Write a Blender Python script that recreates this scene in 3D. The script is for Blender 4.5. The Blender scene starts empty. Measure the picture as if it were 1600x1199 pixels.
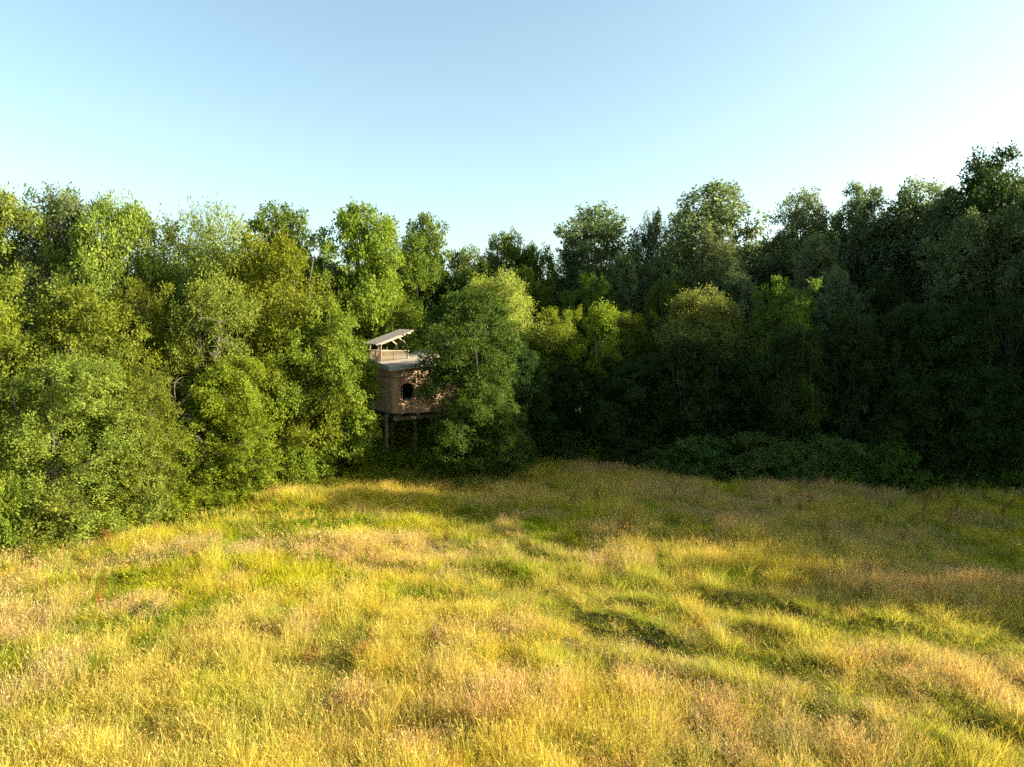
import bpy, math, random
import numpy as np
from mathutils import Vector, Matrix

R = math.radians
SC = bpy.context.scene
COL = SC.collection

# ------------------------------------------------------------------ camera, sky, sun, exposure
CAM_H = 8.0
FPX = 1081.0            # focal length in pixels of a 1600 px wide frame
PITCH = math.atan(71.0 / FPX)
SUN_AZ = 92.0           # degrees to the right of the view direction
SUN_EL = 20.0

cam_d = bpy.data.cameras.new('camera')
cam = bpy.data.objects.new('camera', cam_d)
COL.objects.link(cam)
cam.location = (0, 0, CAM_H)
cam.rotation_euler = (R(90) - PITCH, 0, 0)
cam_d.sensor_width = 36.0
cam_d.lens = 36.0 * FPX / 1600.0
cam_d.clip_start = 0.1
cam_d.clip_end = 3000
SC.camera = cam

world = bpy.data.worlds.new('World')
SC.world = world
world.use_nodes = True
wn, wl = world.node_tree.nodes, world.node_tree.links
wn.clear()
sky = wn.new('ShaderNodeTexSky')
sky.sky_type = 'NISHITA'
sky.sun_disc = False
sky.sun_elevation = R(SUN_EL)
sky.sun_rotation = R(SUN_AZ)
sky.altitude = 50
sky.air_density = 1.0
sky.dust_density = 2.0
sky.ozone_density = 1.0
bg = wn.new('ShaderNodeBackground')
bg.inputs['Strength'].default_value = 0.078
wo = wn.new('ShaderNodeOutputWorld')
wb = wn.new('ShaderNodeVectorMath'); wb.operation = 'MULTIPLY'      # white balance of the whole sky
wb.inputs[1].default_value = (1.06, 1.09, 0.94)
wl.new(sky.outputs[0], wb.inputs[0]); wl.new(wb.outputs[0], bg.inputs['Color'])
wl.new(bg.outputs[0], wo.inputs['Surface'])

sun_d = bpy.data.lights.new('sun', 'SUN')
sun_d.energy = 5.0
sun_d.angle = R(0.53)
sun_d.color = (1.0, 0.89, 0.66)
sun = bpy.data.objects.new('sun', sun_d)
COL.objects.link(sun)
a, e = R(SUN_AZ), R(SUN_EL)
to_sun = Vector((math.sin(a) * math.cos(e), math.cos(a) * math.cos(e), math.sin(e)))
sun.rotation_euler = to_sun.to_track_quat('Z', 'Y').to_euler()
sun.location = to_sun * 100

SC.view_settings.view_transform = 'Standard'
SC.view_settings.look = 'None'
SC.view_settings.gamma = 1.0
SC.view_settings.exposure = 2.1
SC.view_settings.use_curve_mapping = False

cy = SC.cycles
cy.max_bounces = 4
cy.diffuse_bounces = 2
cy.glossy_bounces = 2
cy.transmission_bounces = 3
cy.transparent_max_bounces = 6
cy.caustics_reflective = False
cy.caustics_refractive = False
cy.use_denoising = False
cy.denoiser = 'OPENIMAGEDENOISE'
cy.denoising_prefilter = 'ACCURATE'
cy.use_adaptive_sampling = True
cy.adaptive_threshold = 0.012
cy.debug_use_spatial_splits = True

# ------------------------------------------------------------------ helpers
_cp, _sp = math.cos(PITCH), math.sin(PITCH)

def at(px, py, depth):
    """world point at a distance 'depth' in front of the camera for a place in the 1600x1199 photograph"""
    u, v = (px - 800) / FPX, (599.5 - py) / FPX
    dy, dz = _cp + v * _sp, -_sp + v * _cp
    t = depth / dy
    return Vector((u * t, depth, CAM_H + dz * t))

class Noise:
    def __init__(self, seed, n=64):
        self.n = n
        self.g = np.random.default_rng(seed).random((n, n))
    def __call__(self, x, y, s):
        x = np.asarray(x, float) / s + 1000.0
        y = np.asarray(y, float) / s + 1000.0
        xi, yi = np.floor(x).astype(int), np.floor(y).astype(int)
        fx, fy = x - xi, y - yi
        fx, fy = fx * fx * (3 - 2 * fx), fy * fy * (3 - 2 * fy)
        n, g = self.n, self.g
        a_ = g[xi % n, yi % n]; b_ = g[(xi + 1) % n, yi % n]
        c_ = g[xi % n, (yi + 1) % n]; d_ = g[(xi + 1) % n, (yi + 1) % n]
        return (a_ * (1 - fx) + b_ * fx) * (1 - fy) + (c_ * (1 - fx) + d_ * fx) * fy

N1, N2, N3, N4, N5 = (Noise(k) for k in (11, 22, 33, 44, 55))

def seg_dist(x, y, pts):
    """distance to a polyline"""
    best = np.full(np.shape(x), 1e9)
    for (x0, y0), (x1, y1) in zip(pts[:-1], pts[1:]):
        dx, dy = x1 - x0, y1 - y0
        t = np.clip(((x - x0) * dx + (y - y0) * dy) / (dx * dx + dy * dy), 0, 1)
        best = np.minimum(best, np.hypot(x - x0 - t * dx, y - y0 - t * dy))
    return best

def gpt(px, py):
    u, v = (px - 800) / FPX, (599.5 - py) / FPX
    dy, dz = _cp + v * _sp, -_sp + v * _cp
    t = -CAM_H / dz
    return (u * t, dy * t)

TRACKS = [[gpt(*p) for p in ((700, 800), (850, 880), (1010, 935), (1190, 965), (1330, 1000), (1600, 1010))],
          [gpt(*p) for p in ((760, 900), (900, 985), (1120, 1040), (1320, 1090), (1600, 1180))]]

def terrain(x, y):
    x = np.asarray(x, float); y = np.asarray(y, float)
    near = np.clip((75 - np.hypot(x, y - 25)) / 30, 0, 1)
    z = 0.30 * (N1(x, y, 9.0) - 0.5) + 0.16 * (N2(x, y, 3.2) - 0.5) + 0.20 * (N3(x, y, 1.05) - 0.5) + 0.10 * (N5(x, y, 0.55) - 0.5)
    z = z + 0.38 * np.exp(-(((x - 3) / 6.0) ** 2 + ((y - 43) / 4.0) ** 2))
    for k, tr in enumerate(TRACKS):
        d = seg_dist(x, y, tr)
        z = z - (0.16 * np.exp(-(d / 0.40) ** 2) - 0.16 * np.exp(-((d - 0.95) / 0.4) ** 2)) * np.clip(3.4 * N4(x, y, 0.95) - 1.25, 0, 1.4)
    return z * near

def tz(x, y):
    return float(terrain(x, y))

def new_mat(name):
    m = bpy.data.materials.new(name)
    m.use_nodes = True
    n, l = m.node_tree.nodes, m.node_tree.links
    n.clear()
    out = n.new('ShaderNodeOutputMaterial')
    return m, n, l, out

def obj(name, mesh, mat=None, parent=None, smooth=False):
    o = bpy.data.objects.new(name, mesh)
    COL.objects.link(o)
    if mat is not None and not mesh.materials:
        mesh.materials.append(mat)
    if smooth:
        mesh.shade_smooth()
    if parent is not None:
        o.parent = parent
    return o

def empty(name, loc=(0, 0, 0), rz=0.0):
    o = bpy.data.objects.new(name, None)
    COL.objects.link(o)
    o.location = loc
    o.rotation_euler = (0, 0, rz)
    o.empty_display_size = 0.3
    return o

def tag(o, label, cat, group=None, kind=None):
    o['label'] = label
    o['category'] = cat
    if group: o['group'] = group
    if kind: o['kind'] = kind
    return o

def np_mesh(name, verts, quads=None, tris=None, faces=None, tint=None, mats=None, mat_idx=None):
    """mesh from numpy arrays; quads (n,4) and / or tris (n,3)"""
    me = bpy.data.meshes.new(name)
    verts = np.asarray(verts, np.float32)
    q = np.zeros((0, 4), np.int32) if quads is None else np.asarray(quads, np.int32)
    t = np.zeros((0, 3), np.int32) if tris is None else np.asarray(tris, np.int32)
    nl = q.size + t.size
    me.vertices.add(len(verts)); me.vertices.foreach_set('co', verts.ravel())
    me.loops.add(nl); me.loops.foreach_set('vertex_index', np.concatenate([q.ravel(), t.ravel()]))
    me.polygons.add(len(q) + len(t))
    st = np.concatenate([np.arange(len(q)) * 4, q.size + np.arange(len(t)) * 3]).astype(np.int32)
    me.polygons.foreach_set('loop_start', st)
    if tint is not None:
        at_ = me.attributes.new('tint', 'FLOAT', 'FACE')
        at_.data.foreach_set('value', np.asarray(tint, np.float32))
    if mats:
        for m in mats: me.materials.append(m)
    if mat_idx is not None:
        me.polygons.foreach_set('material_index', np.asarray(mat_idx, np.int32))
    me.update(calc_edges=True)
    return me

class MB:
    """collects boxes and tubes into one mesh"""
    def __init__(self): self.v, self.f = [], []
    def box(self, c, sx, sy, sz, ax=None):
        """box centred at c with half sizes along the three axes of ax (columns)"""
        ax = ax or Matrix.Identity(3)
        c = Vector(c); b = len(self.v)
        X, Y, Z = ax.col[0] * sx, ax.col[1] * sy, ax.col[2] * sz
        for k in (-1, 1):
            for j in (-1, 1):
                for i in (-1, 1):
                    self.v.append(tuple(c + X * i + Y * j + Z * k))
        self.f += [tuple(b + q for q in f) for f in ((0, 2, 3, 1), (4, 5, 7, 6), (0, 1, 5, 4), (2, 6, 7, 3), (0, 4, 6, 2), (1, 3, 7, 5))]
        return self
    def bar(self, p, q, w, h, up=(0, 0, 1)):
        p, q = Vector(p), Vector(q)
        Y = (q - p); L = Y.length; Y.normalize()
        X = Y.cross(Vector(up)).normalized(); Z = X.cross(Y)
        m = Matrix((X, Y, Z)).transposed()
        return self.box((p + q) / 2, w / 2, L / 2, h / 2, m)
    def tube(self, pts, rad, n=7, cap=True):
        pts = [Vector(p) for p in pts]
        b0 = len(self.v)
        ref = Vector((0.31, 0.95, 0.05))
        for i, p in enumerate(pts):
            d = (pts[min(i + 1, len(pts) - 1)] - pts[max(i - 1, 0)]).normalized()
            X = d.cross(ref)
            if X.length < 1e-3: X = d.cross(Vector((1, 0, 0)))
            X.normalize(); Y = d.cross(X)
            for k in range(n):
                t = 2 * math.pi * k / n
                self.v.append(tuple(p + (X * math.cos(t) + Y * math.sin(t)) * rad[i]))
        for i in range(len(pts) - 1):
            for k in range(n):
                a_, b_ = b0 + i * n + k, b0 + i * n + (k + 1) % n
                self.f.append((a_, b_, b_ + n, a_ + n))
        if cap:
            self.f.append(tuple(b0 + (len(pts) - 1) * n + k for k in range(n)))
            self.f.append(tuple(b0 + n - 1 - k for k in range(n)))
        return self
    def mesh(self, name):
        me = bpy.data.meshes.new(name)
        me.from_pydata(self.v, [], self.f)
        me.update()
        return me

# ------------------------------------------------------------------ materials
def leaf_mat(name, ca, cb, trans=0.38, rough=0.6, tboost=1.5, spec=0.12):
    m, n, l, out = new_mat(name)
    at_ = n.new('ShaderNodeAttribute'); at_.attribute_name = 'tint'
    oi = n.new('ShaderNodeObjectInfo')
    mix = n.new('ShaderNodeMix'); mix.data_type = 'RGBA'
    mix.inputs[6].default_value = (*ca, 1); mix.inputs[7].default_value = (*cb, 1)
    l.new(at_.outputs['Fac'], mix.inputs[0])
    hs = n.new('ShaderNodeHueSaturation')
    mr = n.new('ShaderNodeMapRange'); mr.inputs[3].default_value = 0.485; mr.inputs[4].default_value = 0.515
    mv = n.new('ShaderNodeMapRange'); mv.inputs[3].default_value = 0.86; mv.inputs[4].default_value = 1.14
    l.new(oi.outputs['Random'], mr.inputs[0]); l.new(oi.outputs['Random'], mv.inputs[0])
    l.new(mr.outputs[0], hs.inputs['Hue']); l.new(mv.outputs[0], hs.inputs['Value'])
    l.new(mix.outputs[2], hs.inputs['Color'])
    p = n.new('ShaderNodeBsdfPrincipled')
    p.inputs['Roughness'].default_value = rough
    p.inputs['Specular IOR Level'].default_value = spec
    l.new(hs.outputs[0], p.inputs['Base Color'])
    tc = n.new('ShaderNodeMix'); tc.data_type = 'RGBA'; tc.blend_type = 'MULTIPLY'; tc.inputs[0].default_value = 1
    tc.inputs[7].default_value = (1.08 * tboost, 1.14 * tboost, 0.7 * tboost, 1)
    l.new(hs.outputs[0], tc.inputs[6])
    tr = n.new('ShaderNodeBsdfTranslucent'); l.new(tc.outputs[2], tr.inputs['Color'])
    ms = n.new('ShaderNodeMixShader'); ms.inputs[0].default_value = trans
    l.new(p.outputs[0], ms.inputs[1]); l.new(tr.outputs[0], ms.inputs[2])
    l.new(ms.outputs[0], out.inputs['Surface'])
    return m

LM = {
    'oak':    leaf_mat('leaf_oak', (0.048, 0.084, 0.010), (0.145, 0.182, 0.018)),
    'green':  leaf_mat('leaf_green', (0.070, 0.102, 0.012), (0.205, 0.232, 0.022)),
    'yellow': leaf_mat('leaf_yellow_green', (0.090, 0.125, 0.010), (0.215, 0.240, 0.018)),
    'sallow': leaf_mat('leaf_sallow', (0.082, 0.116, 0.016), (0.250, 0.275, 0.045)),
    'aspen':  leaf_mat('leaf_aspen', (0.075, 0.105, 0.040), (0.190, 0.220, 0.095)),
    'willow': leaf_mat('leaf_willow', (0.150, 0.175, 0.030), (0.310, 0.310, 0.060)),
    'poplar': leaf_mat('leaf_poplar', (0.055, 0.085, 0.032), (0.150, 0.185, 0.080), rough=0.5, spec=0.25),
    'dark':   leaf_mat('leaf_dark_shade', (0.016, 0.036, 0.008), (0.046, 0.076, 0.014), trans=0.3),  # dark leaves; shade of the right wood is put into this colour too
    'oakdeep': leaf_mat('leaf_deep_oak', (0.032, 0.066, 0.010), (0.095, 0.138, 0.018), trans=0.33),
    'brown':  leaf_mat('leaf_brownish', (0.095, 0.110, 0.020), (0.200, 0.180, 0.050)),
    'bramble': leaf_mat('leaf_bramble', (0.040, 0.085, 0.014), (0.130, 0.185, 0.045), spec=0.2),
}

def bark_mat(name, c0, c1, scale=6.0):
    m, n, l, out = new_mat(name)
    tc = n.new('ShaderNodeTexCoord'); mp = n.new('ShaderNodeMapping')
    mp.inputs['Scale'].default_value = (scale, scale, scale * 0.2)
    nz = n.new('ShaderNodeTexNoise'); nz.inputs['Scale'].default_value = 2.2; nz.inputs['Detail'].default_value = 6
    cr = n.new('ShaderNodeValToRGB')
    cr.color_ramp.elements[0].position = 0.3; cr.color_ramp.elements[0].color = (*c0, 1)
    cr.color_ramp.elements[1].position = 0.72; cr.color_ramp.elements[1].color = (*c1, 1)
    p = n.new('ShaderNodeBsdfPrincipled'); p.inputs['Roughness'].default_value = 0.85
    bp = n.new('ShaderNodeBump'); bp.inputs['Strength'].default_value = 0.5; bp.inputs['Distance'].default_value = 0.03
    l.new(tc.outputs['Object'], mp.inputs[0]); l.new(mp.outputs[0], nz.inputs['Vector'])
    l.new(nz.outputs['Fac'], cr.inputs[0]); l.new(cr.outputs[0], p.inputs['Base Color'])
    l.new(nz.outputs['Fac'], bp.inputs['Height']); l.new(bp.outputs[0], p.inputs['Normal'])
    l.new(p.outputs[0], out.inputs['Surface'])
    return m

BARK = bark_mat('bark_brown', (0.03, 0.025, 0.02), (0.10, 0.085, 0.07))
BARK_PALE = bark_mat('bark_pale', (0.11, 0.09, 0.065), (0.27, 0.23, 0.17))
BARK_BIRCH = bark_mat('bark_birch', (0.07, 0.06, 0.05), (0.34, 0.31, 0.26), 3)

def wood_mat(name, c0, c1, rough=0.75, axis=2):
    m, n, l, out = new_mat(name)
    tc = n.new('ShaderNodeTexCoord'); oi = n.new('ShaderNodeObjectInfo')
    ad = n.new('ShaderNodeVectorMath'); ad.operation = 'MULTIPLY_ADD'
    cb = n.new('ShaderNodeCombineXYZ')
    for k in range(3): l.new(oi.outputs['Random'], cb.inputs[k])
    ad.inputs[1].default_value = (37, 53, 71)
    l.new(cb.outputs[0], ad.inputs[0]); l.new(tc.outputs['Object'], ad.inputs[2])
    mp = n.new('ShaderNodeMapping')
    s = [9.0, 9.0, 9.0]; s[axis] = 0.8
    mp.inputs['Scale'].default_value = s
    nz = n.new('ShaderNodeTexNoise'); nz.inputs['Scale'].default_value = 2; nz.inputs['Detail'].default_value = 7
    cr = n.new('ShaderNodeValToRGB')
    cr.color_ramp.elements[0].position = 0.28; cr.color_ramp.elements[0].color = (*c0, 1)
    cr.color_ramp.elements[1].position = 0.75; cr.color_ramp.elements[1].color = (*c1, 1)
    hs = n.new('ShaderNodeHueSaturation')
    mv = n.new('ShaderNodeMapRange'); mv.inputs[3].default_value = 0.62; mv.inputs[4].default_value = 1.25
    l.new(oi.outputs['Random'], mv.inputs[0]); l.new(mv.outputs[0], hs.inputs['Value'])
    p = n.new('ShaderNodeBsdfPrincipled'); p.inputs['Roughness'].default_value = rough
    l.new(ad.outputs[0], mp.inputs[0]); l.new(mp.outputs[0], nz.inputs['Vector'])
    l.new(nz.outputs['Fac'], cr.inputs[0]); l.new(cr.outputs[0], hs.inputs['Color'])
    n2 = n.new('ShaderNodeTexNoise'); n2.inputs['Scale'].default_value = 0.9; n2.inputs['Detail'].default_value = 5
    l.new(mp.outputs[0], n2.inputs['Vector'])
    r2 = n.new('ShaderNodeMapRange'); r2.inputs[1].default_value = 0.42; r2.inputs[2].default_value = 0.68; r2.inputs[4].default_value = 0.38
    l.new(n2.outputs['Fac'], r2.inputs[0])
    gm = n.new('ShaderNodeMix'); gm.data_type = 'RGBA'; gm.inputs[7].default_value = (0.26, 0.23, 0.20, 1)
    l.new(r2.outputs[0], gm.inputs[0]); l.new(hs.outputs[0], gm.inputs[6])
    l.new(gm.outputs[2], p.inputs['Base Color'])
    l.new(p.outputs[0], out.inputs['Surface'])
    return m

WOOD_WALL = wood_mat('wood_larch_planks', (0.32, 0.165, 0.085), (0.56, 0.34, 0.195))
WOOD_GREY = wood_mat('wood_weathered', (0.19, 0.165, 0.14), (0.36, 0.315, 0.27))
WOOD_FRAME = wood_mat('wood_pale_frame', (0.38, 0.28, 0.19), (0.58, 0.46, 0.33))
WOOD_DARK = wood_mat('wood_dark_lining', (0.06, 0.04, 0.03), (0.12, 0.08, 0.06))
LOG = bark_mat('log_post', (0.07, 0.05, 0.03), (0.20, 0.14, 0.09), 4)

def plain_mat(name, c, rough=0.6, metal=0.0):
    m, n, l, out = new_mat(name)
    nz = n.new('ShaderNodeTexNoise'); nz.inputs['Scale'].default_value = 3.5; nz.inputs['Detail'].default_value = 6
    mx = n.new('ShaderNodeMix'); mx.data_type = 'RGBA'
    mx.inputs[6].default_value = (*[k * 0.72 for k in c], 1); mx.inputs[7].default_value = (*[min(1, k * 1.2) for k in c], 1)
    p = n.new('ShaderNodeBsdfPrincipled'); p.inputs['Roughness'].default_value = rough; p.inputs['Metallic'].default_value = metal
    l.new(nz.outputs['Fac'], mx.inputs[0]); l.new(mx.outputs[2], p.inputs['Base Color'])
    l.new(p.outputs[0], out.inputs['Surface'])
    return m

ROOF_GREY = plain_mat('roof_grey_felt', (0.26, 0.25, 0.25), 0.6)
FASCIA = plain_mat('fascia_grey_zinc', (0.30, 0.31, 0.31), 0.5)
NET = plain_mat('woven_screen', (0.24, 0.17, 0.10), 0.9)
CUSHION = plain_mat('linen', (0.45, 0.43, 0.40), 0.9)

def glass_mat():
    m, n, l, out = new_mat('window_glass')
    g = n.new('ShaderNodeBsdfGlossy'); g.inputs['Roughness'].default_value = 0.03
    t = n.new('ShaderNodeBsdfTransparent'); t.inputs['Color'].default_value = (0.85, 0.9, 0.88, 1)
    f = n.new('ShaderNodeFresnel'); f.inputs['IOR'].default_value = 1.5
    ms = n.new('ShaderNodeMixShader')
    l.new(f.outputs[0], ms.inputs[0]); l.new(t.outputs[0], ms.inputs[1]); l.new(g.outputs[0], ms.inputs[2])
    l.new(ms.outputs[0], out.inputs['Surface'])
    return m
GLASS = glass_mat()

def ground_mat():
    m, n, l, out = new_mat('meadow_soil_and_thatch')
    tc = n.new('ShaderNodeTexCoord')
    n1 = n.new('ShaderNodeTexNoise'); n1.inputs['Scale'].default_value = 0.35; n1.inputs['Detail'].default_value = 8
    n2 = n.new('ShaderNodeTexNoise'); n2.inputs['Scale'].default_value = 7.0; n2.inputs['Detail'].default_value = 8
    cr = n.new('ShaderNodeValToRGB')
    cr.color_ramp.elements[0].position = 0.35; cr.color_ramp.elements[0].color = (0.050, 0.075, 0.012, 1)
    cr.color_ramp.elements[1].position = 0.68; cr.color_ramp.elements[1].color = (0.16, 0.13, 0.045, 1)
    mx = n.new('ShaderNodeMix'); mx.data_type = 'RGBA'; mx.blend_type = 'MULTIPLY'; mx.inputs[0].default_value = 0.7
    p = n.new('ShaderNodeBsdfPrincipled'); p.inputs['Roughness'].default_value = 0.95; p.inputs['Specular IOR Level'].default_value = 0.1
    bp = n.new('ShaderNodeBump'); bp.inputs['Strength'].default_value = 0.8; bp.inputs['Distance'].default_value = 0.06
    l.new(tc.outputs['Object'], n1.inputs['Vector']); l.new(tc.outputs['Object'], n2.inputs['Vector'])
    l.new(n1.outputs['Fac'], cr.inputs[0]); l.new(cr.outputs[0], mx.inputs[6]); l.new(n2.outputs['Color'], mx.inputs[7])
    l.new(mx.outputs[2], p.inputs['Base Color']); l.new(n2.outputs['Fac'], bp.inputs['Height']); l.new(bp.outputs[0], p.inputs['Normal'])
    l.new(p.outputs[0], out.inputs['Surface'])
    return m

# ------------------------------------------------------------------ the ground
def axis_coords(lo, hi, step, far):
    core = np.arange(lo, hi + step / 2, step)
    ext = np.cumsum(step * 1.35 ** np.arange(1, 40))
    ext = ext[ext < far]
    return np.concatenate([lo - ext[::-1], core, hi + ext])

gx = axis_coords(-34, 40, 0.25, 1200)
gy = axis_coords(4, 52, 0.25, 1200)
GX, GY = np.meshgrid(gx, gy)
gv = np.stack([GX.ravel(), GY.ravel(), terrain(GX, GY).ravel()], 1)
nx, ny = len(gx), len(gy)
ii, jj = np.meshgrid(np.arange(nx - 1), np.arange(ny - 1))
b = (jj * nx + ii).ravel()
ground = obj('ground', np_mesh('ground', gv, quads=np.stack([b, b + 1, b + 1 + nx, b + nx], 1)), ground_mat(), smooth=True)
ground['kind'] = 'structure'
ground['label'] = 'rough meadow ground running on under the trees'

# ------------------------------------------------------------------ trees
def norm(v):
    return v / np.maximum(np.linalg.norm(v, axis=-1, keepdims=True), 1e-9)

PROFILES = {
    'dome':   lambda t: np.sqrt(np.clip(1 - ((t - 0.38) / 0.64) ** 2, 0.02, 1)),
    'full':   lambda t: np.sqrt(np.clip(1 - ((t - 0.25) / 0.78) ** 2, 0.02, 1)),
    'column': lambda t: np.clip(0.55 + 0.9 * t - 0.1, 0, 1) * np.sqrt(np.clip(1 - ((t - 0.35) / 0.68) ** 4, 0.03, 1)),
    'cone':   lambda t: np.clip(1.05 - 0.85 * t, 0.1, 1),
}

def make_crown(seed, h, w, base, profile, n_lobes, lobe_r, n_sub, n_cl, n_leaf, leaf, aspect, up=0.35, droop=0.0,
               spray=0.45, flat=0.8, spikes=0, scatter=0.10, hang=0.0):
    """returns leaf mesh arrays plus lobe centres. h, w: height and crown width; base: where the crown starts (fraction of h)"""
    g = np.random.default_rng(seed)
    prof = PROFILES[profile]
    k = np.arange(n_lobes)
    t = ((k + g.random(n_lobes)) / n_lobes) ** 0.9
    ang = k * 2.39996 + g.normal(0, 0.5, n_lobes)
    lr = lobe_r * g.uniform(0.55, 1.45, n_lobes)
    # each side of the crown reaches out by its own amount, so that the outline is uneven
    irr = 1 + 0.24 * np.sin(ang * 2 + seed) + 0.18 * np.sin(ang * 3 + seed * 1.7 + t * 5)
    rr = prof(t) * (w / 2) * irr * np.where(g.random(n_lobes) < 0.25, g.uniform(0.15, 0.5, n_lobes), g.uniform(0.62, 0.95, n_lobes))
    rr = np.maximum(rr - lr * 0.45, 0.05)
    z0 = h * base + lr * 0.4
    z = z0 + t * (h - lr * 0.75 - z0)
    lc = np.stack([np.cos(ang) * rr, np.sin(ang) * rr, z], 1)
    lean_v = g.normal(0, 0.055, 2)
    lc[:, :2] += lean_v * lc[:, 2:3] + 0.35 * np.stack([np.sin(lc[:, 2] * .7 + seed), np.cos(lc[:, 2] * .6 + seed * 2)], 1) * (w / 8)
    if spikes:
        sa = g.uniform(0, 6.28, spikes); sr = g.uniform(0, 0.62, spikes) * w / 2
        sl = np.stack([np.cos(sa) * sr, np.sin(sa) * sr, h * g.uniform(0.88, 1.0, spikes) - 0.2], 1)
        lc = np.concatenate([lc, sl]); lr = np.concatenate([lr, np.full(spikes, lobe_r * 0.42)])
    # sub-lobes on the shell of each lobe, twigs on the shell of each sub-lobe, leaves along each twig
    nL = len(lc)
    cnt = np.maximum((n_sub * (lr / lobe_r) ** 2).astype(int), 4)
    si = np.repeat(np.arange(nL), cnt)
    sdir = norm(g.normal(0, 1, (len(si), 3)))
    axis_out = norm(np.stack([lc[si, 0], lc[si, 1], np.full(len(si), 0.3 * w / 2)], 1))
    keep = (sdir * axis_out).sum(1) > -0.3 - 0.4 * g.random(len(si))
    si, sdir = si[keep], sdir[keep]
    sr = lr[si] * g.uniform(0.26, 0.44, len(si))
    sc_ = lc[si] + sdir * (lr[si] * g.uniform(0.6, 0.95, len(si)))[:, None] * np.array([1.08, 1.08, flat])
    stint = np.clip(g.normal(0.42, 0.14, len(si)), 0, 1)
    ki = np.repeat(np.arange(len(si)), n_cl)
    d = norm(g.normal(0, 1, (len(ki), 3)) + sdir[ki] * 0.7)
    li = si[ki]
    cen = sc_[ki] + d * (sr[ki] * g.uniform(0.55, 1.05, len(ki)))[:, None] * np.array([1.1, 1.1, flat])
    ax = norm(d * np.array([1, 1, 0.7]) + sdir[ki] * 0.4 + np.array([0, 0, up - droop]) + g.normal(0, 0.3, d.shape))
    ln = spray * g.uniform(0.6, 1.35, len(li))
    cn = norm(d * 0.8 + sdir[ki] * 0.6 + np.array([0, 0, 0.5]) + g.normal(0, 0.35, d.shape))
    ctint = np.clip(stint[ki] + g.normal(0, 0.12, len(li)), 0, 1)
    ci = np.repeat(np.arange(len(li)), n_leaf)
    M = len(ci)
    s = g.random(M)
    off = g.normal(0, 1, (M, 3)) * scatter * (1.15 - 0.6 * s)[:, None]
    p = cen[ci] + ax[ci] * (ln[ci] * (s - 0.35))[:, None] + off
    p[:, 2] -= hang * s * s * ln[ci]
    p[:, 2] = np.maximum(p[:, 2], 0.06 + 0.2 * g.random(M))
    nn = norm(cn[ci] + g.normal(0, 0.30, (M, 3)))
    ld = norm(ax[ci] * 0.6 + norm(off) * 0.8 + g.normal(0, 0.35, (M, 3)) + np.array([0, 0, -0.25 - hang]))
    sd = norm(np.cross(nn, ld)); nn = np.cross(ld, sd)
    nn = np.where(((nn * cn[ci]).sum(1) < 0)[:, None], -nn, nn)
    L = leaf * g.uniform(0.65, 1.3, M)[:, None]; W = L * aspect
    v = np.empty((M, 4, 3), np.float32)
    v[:, 0] = p
    v[:, 1] = p + ld * L * 0.5 + sd * W * 0.5 + nn * W * 0.14
    v[:, 2] = p + ld * L
    v[:, 3] = p + ld * L * 0.5 - sd * W * 0.5 + nn * W * 0.14
    tint = np.clip(ctint[ci] + g.normal(0, 0.12, M), 0, 1)
    return v.reshape(-1, 3), np.arange(M * 4).reshape(-1, 4), tint, lc, lr

def make_trunk(seed, h, base, lc, lr, r0, n_limbs, lean=0.03, stems=1):
    g = random.Random(seed)
    mb = MB()
    order = list(range(len(lc))); g.shuffle(order)
    top = max(c[2] for c in lc)
    for s in range(stems):
        bx, by = (0, 0) if stems == 1 else (g.uniform(-.35, .35), g.uniform(-.35, .35))
        tx, ty = g.uniform(-lean, lean) * h + bx * 4, g.uniform(-lean, lean) * h + by * 4
        n = 9
        pts, rad = [], []
        for i in range(n):
            t = i / (n - 1)
            pts.append((bx + (tx - bx) * t + g.uniform(-.02, .02) * h * t, by + (ty - by) * t + g.uniform(-.02, .02) * h * t, -0.25 + t * (top * 0.95 + 0.25)))
            rad.append(r0 / math.sqrt(stems) * (1.25 if i == 0 else 1) * (1 - 0.9 * t) + 0.012)
        mb.tube(pts, rad, 8)
        for li in order[s::stems][:n_limbs // stems]:
            c = Vector([float(q) for q in lc[li]])
            t0 = max(0.08, min(0.92, (c.z / top) * g.uniform(0.5, 0.8)))
            fi = t0 * (n - 1); i0 = int(fi); fr = fi - i0
            st = Vector(pts[i0]).lerp(Vector(pts[i0 + 1]), fr)
            rs = (rad[i0] * (1 - fr) + rad[i0 + 1] * fr) * 0.55
            mid = st.lerp(c, 0.5) + Vector((g.uniform(-.3, .3), g.uniform(-.3, .3), -0.06 * (c - st).length))
            lp = [st, st.lerp(mid, .55), mid, mid.lerp(c, .5) + Vector((0, 0, .08)), c, c + (c - mid).normalized() * float(lr[li]) * 0.7]
            mb.tube(lp, [rs, rs * .8, rs * .62, rs * .45, rs * .3, 0.008], 5, cap=False)
            for _ in range(4):
                dv = Vector((g.gauss(0, 1), g.gauss(0, 1), g.gauss(0.4, .8))).normalized() * float(lr[li]) * g.uniform(.7, 1.0)
                q0 = lp[3].lerp(c, g.random())
                mb.tube([q0, q0 + dv * .5 + Vector((0, 0, -.05)), q0 + dv], [rs * .22 + .006, rs * .15 + .005, .004], 4, cap=False)
    return mb.mesh('trunk')

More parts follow.
